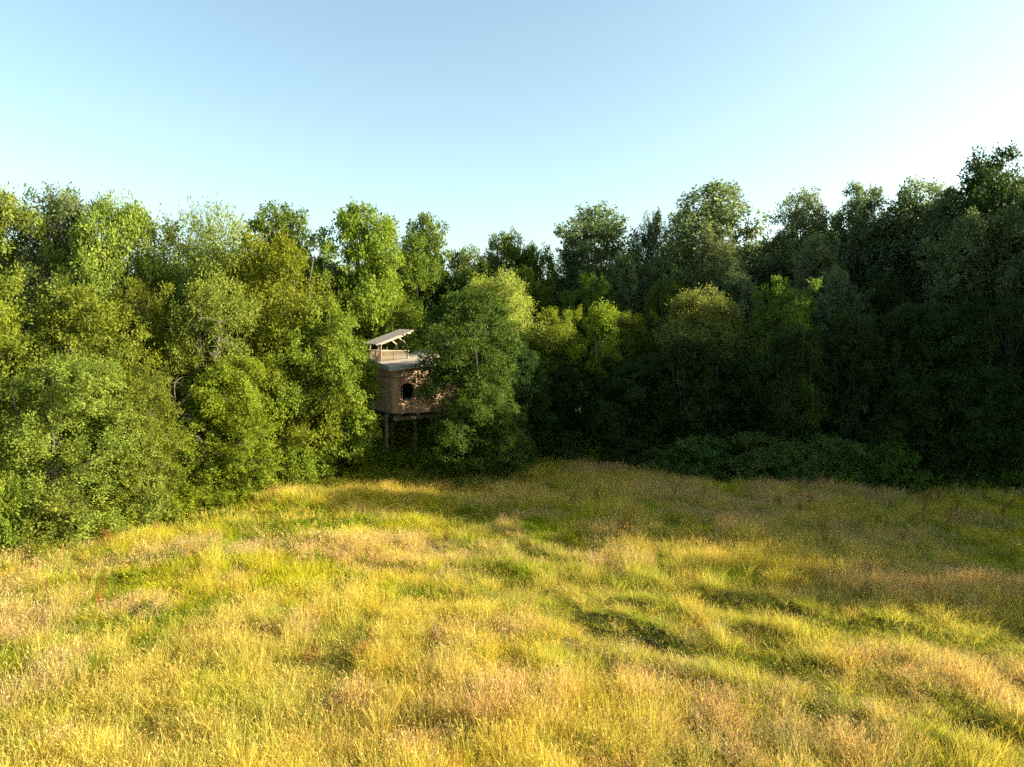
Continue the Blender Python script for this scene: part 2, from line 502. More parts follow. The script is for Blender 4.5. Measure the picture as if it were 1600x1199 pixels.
ARCH = {}   # archetype -> list of (crown mesh, trunk mesh, h, w)
def archetype(key, seeds, h, w, base, profile, bark, r0, n_limbs, stems=1, lean=0.03, **kw):
    ARCH[key] = []
    for sd in seeds:
        v, q, t, lc, lr = make_crown(sd, h, w, base, profile, **kw)
        cm = np_mesh('crown', v, quads=q, tint=t)
        tm = make_trunk(sd, h, base, lc, lr, r0, n_limbs, lean, stems)
        tm.materials.append(bark); tm.shade_smooth()
        zt = np.percentile(v[:, 2], 99.7)
        wx = np.percentile(np.hypot(v[:, 0], v[:, 1]), 97) * 2
        ARCH[key].append((cm, tm, float(zt), float(wx)))

archetype('oak', (1, 2, 3), 14, 8.5, 0.14, 'dome', BARK, 0.30, 26, n_lobes=44, lobe_r=1.25, n_sub=13, n_cl=8, n_leaf=13, leaf=0.17, aspect=0.66, spray=0.42, flat=0.8)
archetype('openoak', (5,), 14, 9.0, 0.42, 'dome', BARK, 0.30, 22, n_lobes=40, lobe_r=1.35, n_sub=15, n_cl=8, n_leaf=13, leaf=0.17, aspect=0.66, spray=0.42, flat=0.8)
archetype('bush', (11, 12, 13), 10, 7.5, 0.0, 'full', BARK, 0.20, 20, stems=3, n_lobes=41, lobe_r=1.15, n_sub=13, n_cl=8, n_leaf=16, leaf=0.13, aspect=0.64, spray=0.4, flat=0.85, spikes=5)
archetype('sallow', (21, 22, 23), 9, 7, 0.0, 'full', BARK, 0.14, 20, stems=3, n_lobes=50, lobe_r=0.95, n_sub=12, n_cl=8, n_leaf=17, leaf=0.125, aspect=0.48, up=0.7, spray=0.55, flat=0.95, spikes=8)
archetype('poplar', (31, 32, 33), 18, 7.0, 0.10, 'column', BARK, 0.22, 26, n_lobes=52, lobe_r=1.2, n_sub=12, n_cl=8, n_leaf=12, leaf=0.18, aspect=0.72, up=0.7, spray=0.5, flat=1.1, spikes=3)
archetype('ash', (41, 42), 13, 8, 0.08, 'dome', BARK, 0.18, 26, stems=2, n_lobes=46, lobe_r=1.0, n_sub=11, n_cl=8, n_leaf=12, leaf=0.19, aspect=0.42, up=0.5, spray=0.75, flat=0.9, spikes=10, scatter=0.13)
archetype('hornbeam', (51, 52), 11, 7.5, 0.03, 'full', BARK, 0.2, 24, n_lobes=54, lobe_r=1.1, n_sub=12, n_cl=8, n_leaf=13, leaf=0.15, aspect=0.6, up=0.0, spray=0.6, flat=0.45, hang=0.15)
archetype('willow', (61, 62), 10, 6.5, 0.10, 'dome', BARK, 0.18, 20, stems=2, n_lobes=48, lobe_r=0.9, n_sub=12, n_cl=8, n_leaf=14, leaf=0.17, aspect=0.28, up=0.6, spray=0.7, flat=1.1, spikes=7, scatter=0.09)
archetype('birch', (71,), 9.5, 3.2, 0.36, 'dome', BARK_BIRCH, 0.06, 12, n_lobes=40, lobe_r=0.62, n_sub=9, n_cl=6, n_leaf=10, leaf=0.11, aspect=0.7, up=0.4, spray=0.35, flat=1.0, spikes=4, scatter=.08)
archetype('shrub', (81, 82, 83), 3.2, 4.2, 0.0, 'full', BARK, 0.05, 14, stems=3, n_lobes=26, lobe_r=0.7, n_sub=11, n_cl=8, n_leaf=11, leaf=0.13, aspect=0.62, up=0.4, spray=0.35, flat=0.85, spikes=6, scatter=.08)
print('CROWN TRIS', sum(len(c[0].polygons) * 2 for k in ARCH.values() for c in k), 'TRUNK', sum(len(c[1].polygons) * 2 for k in ARCH.values() for c in k))

_used = {}
def tree(name, key, var, px, depth, top, wpx, rot, mat, label, cat='tree', group=None, xyz=None):
    """one tree: Empty at the base > trunk, crown. px: where it stands across the photograph, top: its highest pixel, wpx: crown width in pixels"""
    cm, tm, h0, w0 = ARCH[key][var % len(ARCH[key])]
    if xyz is None:
        p = at(px, top, depth)
        x, y, zt = p.x, p.y, p.z
        w = wpx / FPX * depth
    else:
        x, y, zt, w = xyz
    gz = tz(x, y)
    h = zt - gz
    r = empty(name, (x, y, gz), R(rot))
    r.scale = (w / w0, w / w0 * (0.62 if key == 'openoak' else 1), h / h0)
    tag(r, label, cat, group)
    t = obj('trunk', tm, parent=r)
    c = obj('crown', cm, parent=r)
    if not cm.materials:
        cm.materials.append(LM[mat])
    c.material_slots[0].link = 'OBJECT'
    c.material_slots[0].material = LM[mat]
    return r

GL, GM, GR, GB = 'trees along the left of the meadow', 'trees round the tree house', 'trees along the shaded right edge', 'tall trees behind the right edge'
T = [
 # --- left wood, front to back
 ('sallow_tree', 'sallow', 0, 70, 26.8, 560, 250, 10, 'sallow', 'grey green sallow bush in front at the left edge of the meadow', GL),
 ('hazel_bush', 'bush', 0, 215, 29.8, 575, 190, 50, 'green', 'mid green leafy bush where the left wood edge steps back', GL),
 ('hazel_tree', 'bush', 1, -55, 29, 430, 260, 80, 'green', 'green bushy tree cut by the left edge of the picture', GL),
 ('hazel_tree', 'bush', 2, 125, 31.5, 455, 220, 130, 'green', 'fresh green pointed tree rising behind the front sallow', GL),
 ('ash_tree', 'ash', 0, 25, 36.5, 300, 230, 20, 'sallow', 'tall open tree with feathery top shoots at far left', GL),
 ('ash_tree', 'ash', 1, 105, 38.5, 298, 200, 210, 'poplar', 'thin topped tree with sky showing through beside the feathery one', GL),
 ('alder_tree', 'sallow', 1, 205, 37.5, 315, 220, 300, 'sallow', 'rounded yellowish tree on the left skyline with gaps of sky', GL),
 ('alder_tree', 'willow', 0, 290, 38.5, 328, 210, 40, 'sallow', 'smooth domed pale green tree sloping down right on left skyline', GL),
 ('sallow_tree', 'sallow', 2, 335, 35.5, 440, 200, 160, 'sallow', 'pale sallow with bare twigs and a white stem', GL),
 ('hazel_tree', 'bush', 0, 215, 35, 440, 200, 220, 'green', 'olive green tree filling the gap below the domed left skyline tree', GL),
 ('field_maple', 'bush', 1, 440, 38.5, 372, 230, 260, 'yellow', 'large yellow green maple left of the tree house', GL),
 ('hazel_bush', 'bush', 2, 365, 33.6, 560, 180, 15, 'yellow', 'yellow green bush at meadow edge below the pale sallow', GL),
 ('hornbeam_tree', 'hornbeam', 0, 478, 37.5, 470, 200, 100, 'green', 'hornbeam with layered drooping sprays just left of the tree house', GM),
 ('hornbeam_tree', 'hornbeam', 1, 545, 39.6, 545, 100, 30, 'yellow', 'low sunlit hornbeam boughs touching the tree house wall', GM),
 # --- behind the house
 ('oak_tree', 'oak', 0, 450, 48, 322, 190, 0, 'oak', 'dark green oak on the skyline left of the tall bright one', GM),
 ('oak_tree', 'oak', 1, 550, 48, 326, 190, 70, 'green', 'tall bright green oak standing behind the tree house', GM),
 ('oak_tree', 'oak', 2, 585, 51, 420, 150, 190, 'green', 'green lower oak crown sloping right just above the tree house roof', GM),
 ('oak_tree', 'oak', 2, 665, 58, 342, 150, 130, 'oak', 'rounded dark oak on the skyline right of the tree house', GM),
 ('oak_tree', 'oak', 0, 778, 62, 366, 150, 220, 'oak', 'broad low oak at the dip of the skyline', GM),
 ('oak_tree', 'oak', 1, 842, 63, 386, 120, 310, 'oak', 'smaller olive oak at the lowest point of the skyline', GM),
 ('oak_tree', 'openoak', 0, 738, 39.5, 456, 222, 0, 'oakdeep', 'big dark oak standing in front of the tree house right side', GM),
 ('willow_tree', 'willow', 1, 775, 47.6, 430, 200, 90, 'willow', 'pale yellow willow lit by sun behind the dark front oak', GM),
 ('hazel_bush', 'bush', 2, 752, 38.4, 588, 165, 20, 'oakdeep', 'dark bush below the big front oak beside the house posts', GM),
 ('oak_tree', 'oak', 2, 628, 60, 398, 130, 60, 'oak', 'oak crown in the skyline notch right above the terrace roof', GM),
 ('oak_tree', 'oak', 0, 722, 59, 392, 130, 160, 'oak', 'oak crown between the rounded dark oak and the broad low one', GM),
 ('oak_tree', 'oak', 2, 812, 56, 420, 120, 260, 'oak', 'olive oak crown just behind the pale yellow willow', GM),
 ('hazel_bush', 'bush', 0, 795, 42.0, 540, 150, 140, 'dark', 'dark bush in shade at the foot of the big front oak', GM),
 # --- right wood, front row; the dark leaf colour carries part of its shade
 ('birch_tree', 'birch', 0, 935, 44.5, 473, 85, 0, 'yellow', 'slender sunlit yellow birch with a thin white stem', GR),
 ('maple_tree', 'bush', 1, 868, 47.5, 485, 130, 10, 'yellow', 'yellow green bushy tree just left of the slender birch', GR),
 ('maple_tree', 'bush', 2, 985, 47.5, 490, 120, 200, 'green', 'green bush with lit top just right of the slender birch', GR),
 ('sallow_tree', 'sallow', 1, 1085, 45.5, 458, 200, 70, 'brown', 'brownish topped sallow in the middle of the right front row', GR),
 ('maple_tree', 'bush', 0, 1225, 41.5, 436, 200, 180, 'oak', 'bright green topped tree in the right front row', GR),
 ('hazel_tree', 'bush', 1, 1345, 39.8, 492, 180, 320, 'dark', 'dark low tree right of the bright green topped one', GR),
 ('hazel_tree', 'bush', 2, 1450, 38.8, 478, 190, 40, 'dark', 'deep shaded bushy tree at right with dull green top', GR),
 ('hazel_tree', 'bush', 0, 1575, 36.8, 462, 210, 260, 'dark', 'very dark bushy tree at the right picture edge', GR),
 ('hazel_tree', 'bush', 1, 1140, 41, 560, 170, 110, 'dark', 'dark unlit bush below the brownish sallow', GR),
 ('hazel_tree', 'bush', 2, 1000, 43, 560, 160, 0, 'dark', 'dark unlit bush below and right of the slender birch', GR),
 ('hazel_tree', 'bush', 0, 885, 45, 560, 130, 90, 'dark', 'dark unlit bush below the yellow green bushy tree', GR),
 ('hazel_bush', 'bush', 1, 1232, 39.2, 515, 170, 30, 'dark', 'dark bush right behind the middle bramble mound', GR),  # raised dark foliage stands in for shade on the tree behind
 ('hazel_bush', 'bush', 2, 1075, 41.2, 530, 150, 130, 'dark', 'dark bush behind the left bramble mound', GR),  # dark foliage raised in place of shade on the sallow's lower half
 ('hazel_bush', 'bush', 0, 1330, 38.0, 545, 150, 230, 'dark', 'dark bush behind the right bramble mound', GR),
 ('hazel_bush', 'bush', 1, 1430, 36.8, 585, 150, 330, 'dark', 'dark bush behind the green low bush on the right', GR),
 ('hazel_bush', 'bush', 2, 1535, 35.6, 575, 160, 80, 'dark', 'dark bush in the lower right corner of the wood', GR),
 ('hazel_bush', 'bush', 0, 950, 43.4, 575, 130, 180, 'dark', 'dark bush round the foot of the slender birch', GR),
 # --- right wood, behind
 ('oak_tree', 'oak', 2, 930, 54, 432, 130, 60, 'oak', 'green oak crown below the big dark rounded poplar', GB),
 ('poplar_tree', 'poplar', 0, 950, 62, 326, 130, 0, 'poplar', 'big dark rounded poplar leftmost of the tall right trees', GB),
 ('poplar_tree', 'poplar', 1, 886, 64, 383, 60, 140, 'poplar', 'small poplar peeking up left of the big rounded one', GB),
 ('poplar_tree', 'poplar', 2, 1028, 60, 334, 62, 40, 'poplar', 'narrow pale poplar right of the big rounded one', GB),
 ('poplar_tree', 'poplar', 1, 1066, 61, 330, 55, 250, 'poplar', 'narrow dark poplar filling the notch left of a broad tall one', GB),
 ('aspen_tree', 'poplar', 2, 978, 56, 400, 75, 180, 'aspen', 'short pale aspen before the big rounded poplar', GB),
 ('aspen_tree', 'poplar', 0, 1052, 55, 385, 80, 300, 'aspen', 'short pale aspen before the two narrow poplars', GB),
 ('poplar_tree', 'poplar', 1, 1150, 58, 293, 150, 10, 'poplar', 'broad tall poplar with ragged top in the middle right skyline', GB),
 ('aspen_tree', 'poplar', 2, 1132, 52, 358, 95, 90, 'aspen', 'pale sunlit aspen standing before the broad tall poplar', GB),
 ('poplar_tree', 'poplar', 0, 1248, 56, 306, 90, 120, 'aspen', 'light olive poplar right of the broad tall one', GB),
 ('aspen_tree', 'poplar', 1, 1262, 50, 372, 80, 200, 'aspen', 'short sunlit aspen before the light olive poplar', GB),
 ('poplar_tree', 'poplar', 2, 1338, 54, 290, 100, 310, 'poplar', 'tall dark poplar left of the gap with the bare trunk', GB),
 ('poplar_tree', 'poplar', 0, 1425, 53, 288, 120, 220, 'poplar', 'open poplar with dark trunk and bright sky behind it', GB),
 ('poplar_tree', 'poplar', 1, 1488, 51, 302, 80, 30, 'poplar', 'thin grey poplar left of the tallest corner tree', GB),
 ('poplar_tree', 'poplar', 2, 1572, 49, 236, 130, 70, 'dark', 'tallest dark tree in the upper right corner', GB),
 ('aspen_tree', 'poplar', 0, 1525, 44, 335, 105, 260, 'aspen', 'yellowish aspen in front of the tallest corner tree', GB),
 ('aspen_tree', 'poplar', 1, 1605, 42.5, 300, 110, 100, 'aspen', 'yellowish aspen cut by the right picture edge', GB),
 ('hazel_tree', 'oak', 0, 1160, 49, 425, 130, 30, 'poplar', 'grey green crown below the pale sunlit aspen', GB),
 ('hazel_tree', 'oak', 1, 1040, 50, 440, 120, 130, 'oak', 'dull green crown between oak and brownish sallow', GB),
 ('hazel_tree', 'oak', 2, 1300, 47, 425, 130, 230, 'poplar', 'blue green crown behind the bright green topped tree', GB),
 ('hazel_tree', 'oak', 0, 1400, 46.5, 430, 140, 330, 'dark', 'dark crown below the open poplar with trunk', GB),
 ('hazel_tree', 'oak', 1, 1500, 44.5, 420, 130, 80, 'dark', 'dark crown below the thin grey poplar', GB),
]
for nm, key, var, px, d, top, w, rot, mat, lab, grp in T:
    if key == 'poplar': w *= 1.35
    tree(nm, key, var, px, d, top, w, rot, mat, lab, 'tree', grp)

# trees deeper in the wood and on beyond both ends of the picture: the same wood goes on there and casts the shade
rg = random.Random(5)
deep = []
for k in range(30):
    px = 820 + k * 27 + rg.uniform(-10, 10)
    d = rg.uniform(66, 74) - k * 0.45
    deep.append((px, d, 445 - k * 4.5))
for k in range(12):
    deep.append((-60 + k * 72, 50 + rg.uniform(0, 6) + k * 0.6, 362 + k * 3 + rg.uniform(0, 30)))
for k, (px, d, top) in enumerate(deep):
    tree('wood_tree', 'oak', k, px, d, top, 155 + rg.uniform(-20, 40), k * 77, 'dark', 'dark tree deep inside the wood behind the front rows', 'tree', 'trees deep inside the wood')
for k in range(26):
    s = 3 + (k // 2) * 3.2 + rg.uniform(-1, 1)
    x = 27.5 + s + (k % 2) * 2.0; y = 33.8 - 0.60 * s + (k % 2) * 6 + rg.uniform(-1, 1)
    hh = (14.8 if k % 2 == 0 else 16.0) + rg.uniform(-1.5, 1.5)
    tree('wood_tree', 'bush' if k % 2 == 0 else 'poplar', k, 0, 0, 0, 0, k * 61, 'green', 'tree of the wood edge beyond the right side of the picture', 'tree', 'trees beyond the right side', (x, y, hh, rg.uniform(6, 8)))
for k in range(22):
    x = 33.5 + (k % 5) * 4.2 + rg.uniform(-1, 1); y = 37.5 + (k // 5) * 4.2 + rg.uniform(-1, 1)
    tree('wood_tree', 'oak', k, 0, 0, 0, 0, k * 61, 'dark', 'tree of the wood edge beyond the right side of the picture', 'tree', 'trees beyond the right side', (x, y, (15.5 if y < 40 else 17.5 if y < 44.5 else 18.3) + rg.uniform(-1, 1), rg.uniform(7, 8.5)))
for k in range(6):
    x = -23.5 - k * 3.4; y = 27 - k * 1.2 + (k % 2) * 4
    tree('wood_tree', 'bush', k, 0, 0, 0, 0, k * 61, 'green', 'tree of the wood edge beyond the left side of the picture', 'tree', 'trees beyond the left side', (x, y, 10 + rg.uniform(-1, 2), 7.5))

# bramble mounds and low bushes along the edge
SH = [
 (1095, 38.8, 682, 130, 'bramble', 'pale leaved bramble mound, left one in the shade below the wood'),
 (1185, 37.8, 676, 150, 'bramble', 'pale leaved bramble mound, largest and middle one in the shade'),
 (1285, 36.8, 680, 120, 'bramble', 'pale leaved bramble mound, right one in the shade below the wood'),
 (1390, 35.8, 690, 110, 'oakdeep', 'green low bush right of the bramble mounds'),
 (1042, 39.8, 700, 90, 'bramble', 'small bramble mound at the left end of the row'),
 (1238, 37.0, 690, 110, 'bramble', 'bramble mound between the middle and right ones, a little forward'),
 (1335, 36.2, 692, 100, 'bramble', 'small bramble mound at the right end of the row'),
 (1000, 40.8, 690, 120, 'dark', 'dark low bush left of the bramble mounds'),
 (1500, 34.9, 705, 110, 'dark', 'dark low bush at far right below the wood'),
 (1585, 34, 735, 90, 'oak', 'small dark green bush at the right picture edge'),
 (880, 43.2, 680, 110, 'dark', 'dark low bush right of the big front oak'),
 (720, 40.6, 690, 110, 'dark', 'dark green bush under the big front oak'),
 (80, 25.4, 770, 150, 'sallow', 'grey green low bush at bottom of the left wood edge'),
 (215, 28.6, 735, 110, 'sallow', 'olive bush on the meadow corner of the left wood'),
 (305, 31.9, 715, 100, 'green', 'small green bush between the two leafy bushes on the left'),
 (450, 35.6, 690, 120, 'green', 'leafy low bush below the layered hornbeam'),
 (-10, 24.6, 740, 120, 'green', 'green low bush at the very left picture edge'),
]
for k, (px, d, top, w, mat, lab) in enumerate(SH):
    tree('bramble_bush' if mat == 'bramble' else 'low_bush', 'shrub', k, px, d, top, w, k * 67, mat, lab, 'bush', 'low bushes along the wood edge')

# bare dead branches and pale stem in the left wood
def bare_branches(name, base, top, seed, n, spread, label, r0):
    g = random.Random(seed)
    mb = MB()
    r = empty(name, base)
    tag(r, label, 'branches')
    tip = Vector(top) - Vector(base)
    pts = [Vector((0, 0, 0)).lerp(tip, t) + Vector((g.uniform(-.08, .08), g.uniform(-.08, .08), 0)) * (t > 0) for t in [i / 7 for i in range(8)]]
    mb.tube(pts, [r0 * (1 - .75 * i / 7) for i in range(8)], 7)
    obj('stem', mb.mesh('stem'), BARK_PALE, r, True)
    for k in range(n):
        bm_ = MB()
        t = g.uniform(0.35, 1.0)
        st = Vector((0, 0, 0)).lerp(tip, t)
        d = Vector((g.gauss(0, 1), g.gauss(-.4, .7), g.gauss(.45, .6))).normalized() * spread * g.uniform(.5, 1.1)
        m1 = st + d * .5 + Vector((0, 0, g.uniform(-.1, .25)))
        e1 = st + d + Vector((0, 0, -g.uniform(0, .35)))
        bm_.tube([st, st.lerp(m1, .5) + Vector((0, 0, .05)), m1, m1.lerp(e1, .5), e1], [.028, .022, .017, .012, .006], 5, cap=False)
        for _ in range(6):
            q = m1.lerp(e1, g.random())
            w_ = d.normalized() * .3 + Vector((g.gauss(0, .4), g.gauss(0, .4), g.gauss(-.1, .4)))
            bm_.tube([q, q + w_ * .5, q + w_ + Vector((0, 0, -.1))], [.011, .009, .005], 4, cap=False)
        obj('branch', bm_.mesh('branch'), BARK_PALE, r, True)
    return r
p0 = at(338, 700, 34.2)
bare_branches('dead_sallow', (p0.x, p0.y, tz(p0.x, p0.y)), at(343, 480, 34.3), 4, 12, 1.7, 'dead pale stem with bare twigs in the left wood', 0.06)
p0 = at(275, 660, 32.2)
bare_branches('fallen_branches', (p0.x, p0.y, p0.z - 2.2), at(272, 606, 31.9), 9, 9, 1.1, 'fan of bare dry twigs low in the left wood', 0.05)

# ------------------------------------------------------------------ the tree house
E1 = Vector((0.85, 0.527, 0)).normalized(); E2 = Vector((-E1.y, E1.x, 0)); UP = Vector((0, 0, 1))
HA = Vector((-6.95, 40.75, 0))           # front corner
FLOOR = 3.62
house = empty('tree_house', (HA.x, HA.y, 0))
tag(house, 'wooden tree house on log posts with round window and roof terrace', 'tree house')
def hp(s, t, z): return E1 * s + E2 * t + UP * z     # local to the house origin
def wall_top(s, t): return 6.20 + 0.10 * s + 0.12 * t
LEN, DEP = 4.3, 4.2
# plan outline with rounded corners, walked by arc length
def plan():
    pts = []
    r = 0.55
    cs = [(r, r, 180, 270), (LEN - r, r, 270, 360), (LEN - r, DEP - r, 0, 90), (r, DEP - r, 90, 180)]
    for cx, cy_, a0, a1 in cs:
        for k in range(9):
            a_ = R(a0 + (a1 - a0) * k / 8)
            pts.append((cx + r * math.cos(a_), cy_ + r * math.sin(a_)))
    pts.append(pts[0])
    return pts
PL = plan()
cum = [0]
for p, q in zip(PL[:-1], PL[1:]): cum.append(cum[-1] + math.hypot(q[0] - p[0], q[1] - p[1]))
PER = cum[-1]
def on_plan(u):
    u %= PER
    for i in range(len(cum) - 1):
        if u <= cum[i + 1]:
            f = (u - cum[i]) / (cum[i + 1] - cum[i]); break
    p, q = PL[i], PL[i + 1]
    tx, ty = q[0] - p[0], q[1] - p[1]; L = math.hypot(tx, ty)
    return p[0] + tx * f, p[1] + ty * f, tx / L, ty / L
WIN_S, WIN_Z, WIN_R = 0.80, FLOOR + 1.16, 0.58
wall_mb = MB()
plank_spec = []
npl = int(PER / 0.145); pw = PER / npl
for k in range(npl):
    s, t, tx, ty = on_plan((k + .5) * pw)
    tv = E1 * tx + E2 * ty; nv = E1 * ty - E2 * tx
    ax = Matrix((tv, nv, UP)).transposed()
    z0, z1 = FLOOR - 0.10, wall_top(s, t) - 0.02
    spans = [(z0, z1)]
    if abs(t) < 0.02:
        dx = abs(s - WIN_S)
        if dx < WIN_R:
            dz = math.sqrt(WIN_R ** 2 - dx ** 2)
            spans = [(z0, WIN_Z - dz), (WIN_Z + dz, z1)]
    for (a0, a1) in spans:
        plank_spec.append((hp(s, t, (a0 + a1) / 2) + nv * (0.012 * ((k * 7) % 3 - 1) * 0.5 + 0.015), (a1 - a0) / 2, ax))
        wall_mb.box(hp(s, t, (a0 + a1) / 2) - nv * 0.06, pw / 2 + 0.004, 0.03, (a1 - a0) / 2 - 0.01, ax)
wall = obj('wall', wall_mb.mesh('wall'), WOOD_DARK, house)
pm = MB().box((0, 0, 0), pw / 2 - 0.005, 0.014, 1.0).mesh('plank')
pm.materials.append(WOOD_WALL)
for c, hz, ax in plank_spec:
    o = obj('plank', pm, None, wall)
    m = ax.to_4x4(); m.translation = c
    o.matrix_local = m @ Matrix.Diagonal((1, 1, hz, 1))
# horizontal batten line
bt = MB()
for k in range(40):
    s, t, tx, ty = on_plan(-2.3 + k * 0.2); s2, t2, _, _ = on_plan(-2.3 + (k + 1) * 0.2)
    nv = E1 * ty - E2 * tx
    bt.bar(hp(s, t, FLOOR + 2.05) + nv * .04, hp(s2, t2, FLOOR + 2.05) + nv * .04, 0.025, 0.03)
obj('batten', bt.mesh('batten'), WOOD_DARK, wall)
# floor platform, joists
mb = MB()
mb.box(hp(LEN / 2, DEP / 2, FLOOR - 0.02), LEN / 2 - 0.12, DEP / 2 - 0.12, 0.06, Matrix((E1, E2, UP)).transposed())
obj('floor', mb.mesh('floor'), WOOD_DARK, house)
for k in range(5):
    obj('joist', MB().bar(hp(0.35 + k * .95, 0.25, FLOOR - .2), hp(0.35 + k * .95, DEP - .25, FLOOR - .2), .1, .2).mesh('joist'), WOOD_DARK, house)
for t in (0.45, DEP - .45):
    obj('beam', MB().bar(hp(0.1, t, FLOOR - .42), hp(LEN - .1, t, FLOOR - .42), .18, .22).mesh('beam'), LOG, house)
# round window: frame ring, reveal, mullion, pane
def ring(r0, r1, y0, y1, n=36):
    v, f = [], []
    for k in range(n):
        a_ = 2 * math.pi * k / n
        for (r_, y_) in ((r0, y0), (r1, y0), (r1, y1), (r0, y1)):
            v.append(tuple(hp(WIN_S + r_ * math.cos(a_), y_, WIN_Z + r_ * math.sin(a_))))
    for k in range(n):
        a_, b_ = k * 4, ((k + 1) % n) * 4
        for j in range(4):
            f.append((a_ + j, a_ + (j + 1) % 4, b_ + (j + 1) % 4, b_ + j))
    me = bpy.data.meshes.new('frame'); me.from_pydata(v, [], f); me.update(); return me
win = obj('window', ring(WIN_R - .05, WIN_R + .035, -.06, -.032), WOOD_WALL, house)
obj('reveal', ring(WIN_R - .045, WIN_R - .005, -.03, .34), WOOD_FRAME, win)
v = [tuple(hp(WIN_S + (WIN_R - .05) * math.cos(2 * math.pi * k / 36), .20, WIN_Z + (WIN_R - .05) * math.sin(2 * math.pi * k / 36))) for k in range(36)]
me = bpy.data.meshes.new('pane'); me.from_pydata(v, [], [tuple(range(36))]); me.update()
obj('pane', me, GLASS, win)
obj('mullion', MB().bar(hp(WIN_S - .22, .18, WIN_Z - WIN_R + .08), hp(WIN_S - .22, .18, WIN_Z + WIN_R - .08), .04, .04, up=(0, 1, 0)).mesh('mullion'), WOOD_FRAME, win)
obj('window_seat', MB().box(hp(WIN_S + .1, .62, FLOOR + .62), .7, .26, .12, Matrix((E1, E2, UP)).transposed()).mesh('seat'), CUSHION, house)
# lower roof: slab rising to the right and to the back, boards on top, zinc fascia
def roof_slab(s0, s1, t0, t1, zf, th, name, mat, parent):
    v = []
    for dz in (0, th):
        for (s, t) in ((s0, t0), (s1, t0), (s1, t1), (s0, t1)):
            v.append(tuple(hp(s, t, zf(s, t) + dz)))
    me = bpy.data.meshes.new(name)
    me.from_pydata(v, [], [(3, 2, 1, 0), (4, 5, 6, 7), (0, 1, 5, 4), (1, 2, 6, 5), (2, 3, 7, 6), (3, 0, 4, 7)]); me.update()
    return obj(name, me, mat, parent)
roof = roof_slab(-.42, LEN + .3, -.40, DEP + .3, wall_top, .12, 'roof', ROOF_GREY, house)
roof_slab(-.45, LEN + .33, -.455, -.415, lambda s, t: wall_top(s, t) - .03, .26, 'fascia', FASCIA, roof)
roof_slab(-.485, -.455, -.455, DEP + .33, lambda s, t: wall_top(s, t) - .03, .26, 'fascia', FASCIA, roof)
nb = 22
for k in range(nb):
    t0 = -.38 + k * (DEP + .5) / nb
    roof_slab(-.40, LEN + .28, t0, t0 + (DEP + .5) / nb - .015, lambda s, t: wall_top(s, t) + .135, .025, 'deck_board', WOOD_GREY, roof)
# roof terrace: posts, rails, screens
def dz(s, t): return wall_top(s, t) + .16
PS0, PS1, PT0, PT1 = -.15, 1.62, 1.75, 3.6
RAIL = 7.22
terr = obj('handrail', MB().bar(hp(PS0 - .05, PT0, RAIL), hp(PS1 + .12, PT0, RAIL), .07, .06).mesh('handrail'), WOOD_FRAME, house)
obj('handrail', MB().bar(hp(PS0, PT0, RAIL - .002), hp(PS0, PT1, RAIL - .002), .07, .06).mesh('handrail'), WOOD_FRAME, house)
obj('handrail', MB().bar(hp(PS0, PT1, RAIL), hp(PS1, PT1, RAIL), .07, .06).mesh('handrail'), WOOD_FRAME, house)
def up_roof(s, t): return 7.66 + 0.36 * (s - PS0) + 0.03 * (t - PT0)
RIDGE = 1.05
eave_r = 7.66
for (s, t) in ((PS0, PT0), (PS0, PT1)):
    obj('terrace_post', MB().bar(hp(s, t, dz(s, t) - .1), hp(s, t, up_roof(s, t) - .02), .10, .10, up=(1, 0, 0)).mesh('post'), WOOD_FRAME, house)
for (s, t) in ((PS1, PT0), (PS1, PT1)):
    obj('terrace_post', MB().bar(hp(s, t, dz(s, t) - .1), hp(s, t, eave_r), .10, .10, up=(1, 0, 0)).mesh('post'), WOOD_FRAME, house)
for t in (PT0, PT1):
    obj('rafter', MB().bar(hp(PS0 - .15, t + .055, up_roof(PS0 - .15, t) - .03), hp(PS1 + .25, t + .055, up_roof(PS1 + .25, t) - .03), .05, .10).mesh('rafter'), WOOD_FRAME, house)
    obj('brace', MB().bar(hp(RIDGE, t - .055, up_roof(RIDGE, t) - .08), hp(PS1, t - .055, eave_r - .05), .05, .08).mesh('brace'), WOOD_FRAME, house)
    obj('drop_stub', MB().bar(hp(PS1 - .02, t, up_roof(PS1, t) - .24), hp(PS1 - .02, t, up_roof(PS1, t) - .01), .06, .06, up=(1, 0, 0)).mesh('stub'), WOOD_FRAME, house)
for (s, t) in ((0.4, PT1), (1.0, PT1), (PS0, 2.6), (0.7, PT0)):
    obj('baluster', MB().bar(hp(s, t, dz(s, t) - .05), hp(s, t, RAIL + (.22 if t == PT1 else -.03)), .05, .05, up=(1, 0, 0)).mesh('baluster'), WOOD_FRAME, house)
for (a_, b_) in (((PS0 + .06, PT0 + .01), (PS1 - .06, PT0 + .01)), ((PS0 + .01, PT0 + .06), (PS0 + .01, PT1 - .06)), ((PS0 + .06, PT1), (PS1 - .06, PT1))):
    mb = MB()
    n = 24
    for k in range(n):          # open weave of thin strips
        f = (k + .5) / n
        s, t = a_[0] + (b_[0] - a_[0]) * f, a_[1] + (b_[1] - a_[1]) * f
        mb.bar(hp(s, t, dz(s, t) + .04), hp(s, t, RAIL - .035), .03, .012, up=E1 if a_[1] != b_[1] else E2)
    obj('rail_screen', mb.mesh('rail_screen'), NET, house)
ur = roof_slab(PS0 - .35, PS1 + .30, PT0 - .25, PT1 + .29, lambda s, t: up_roof(s, t) + .022, .05, 'terrace_roof', WOOD_GREY, house)
nb = 15
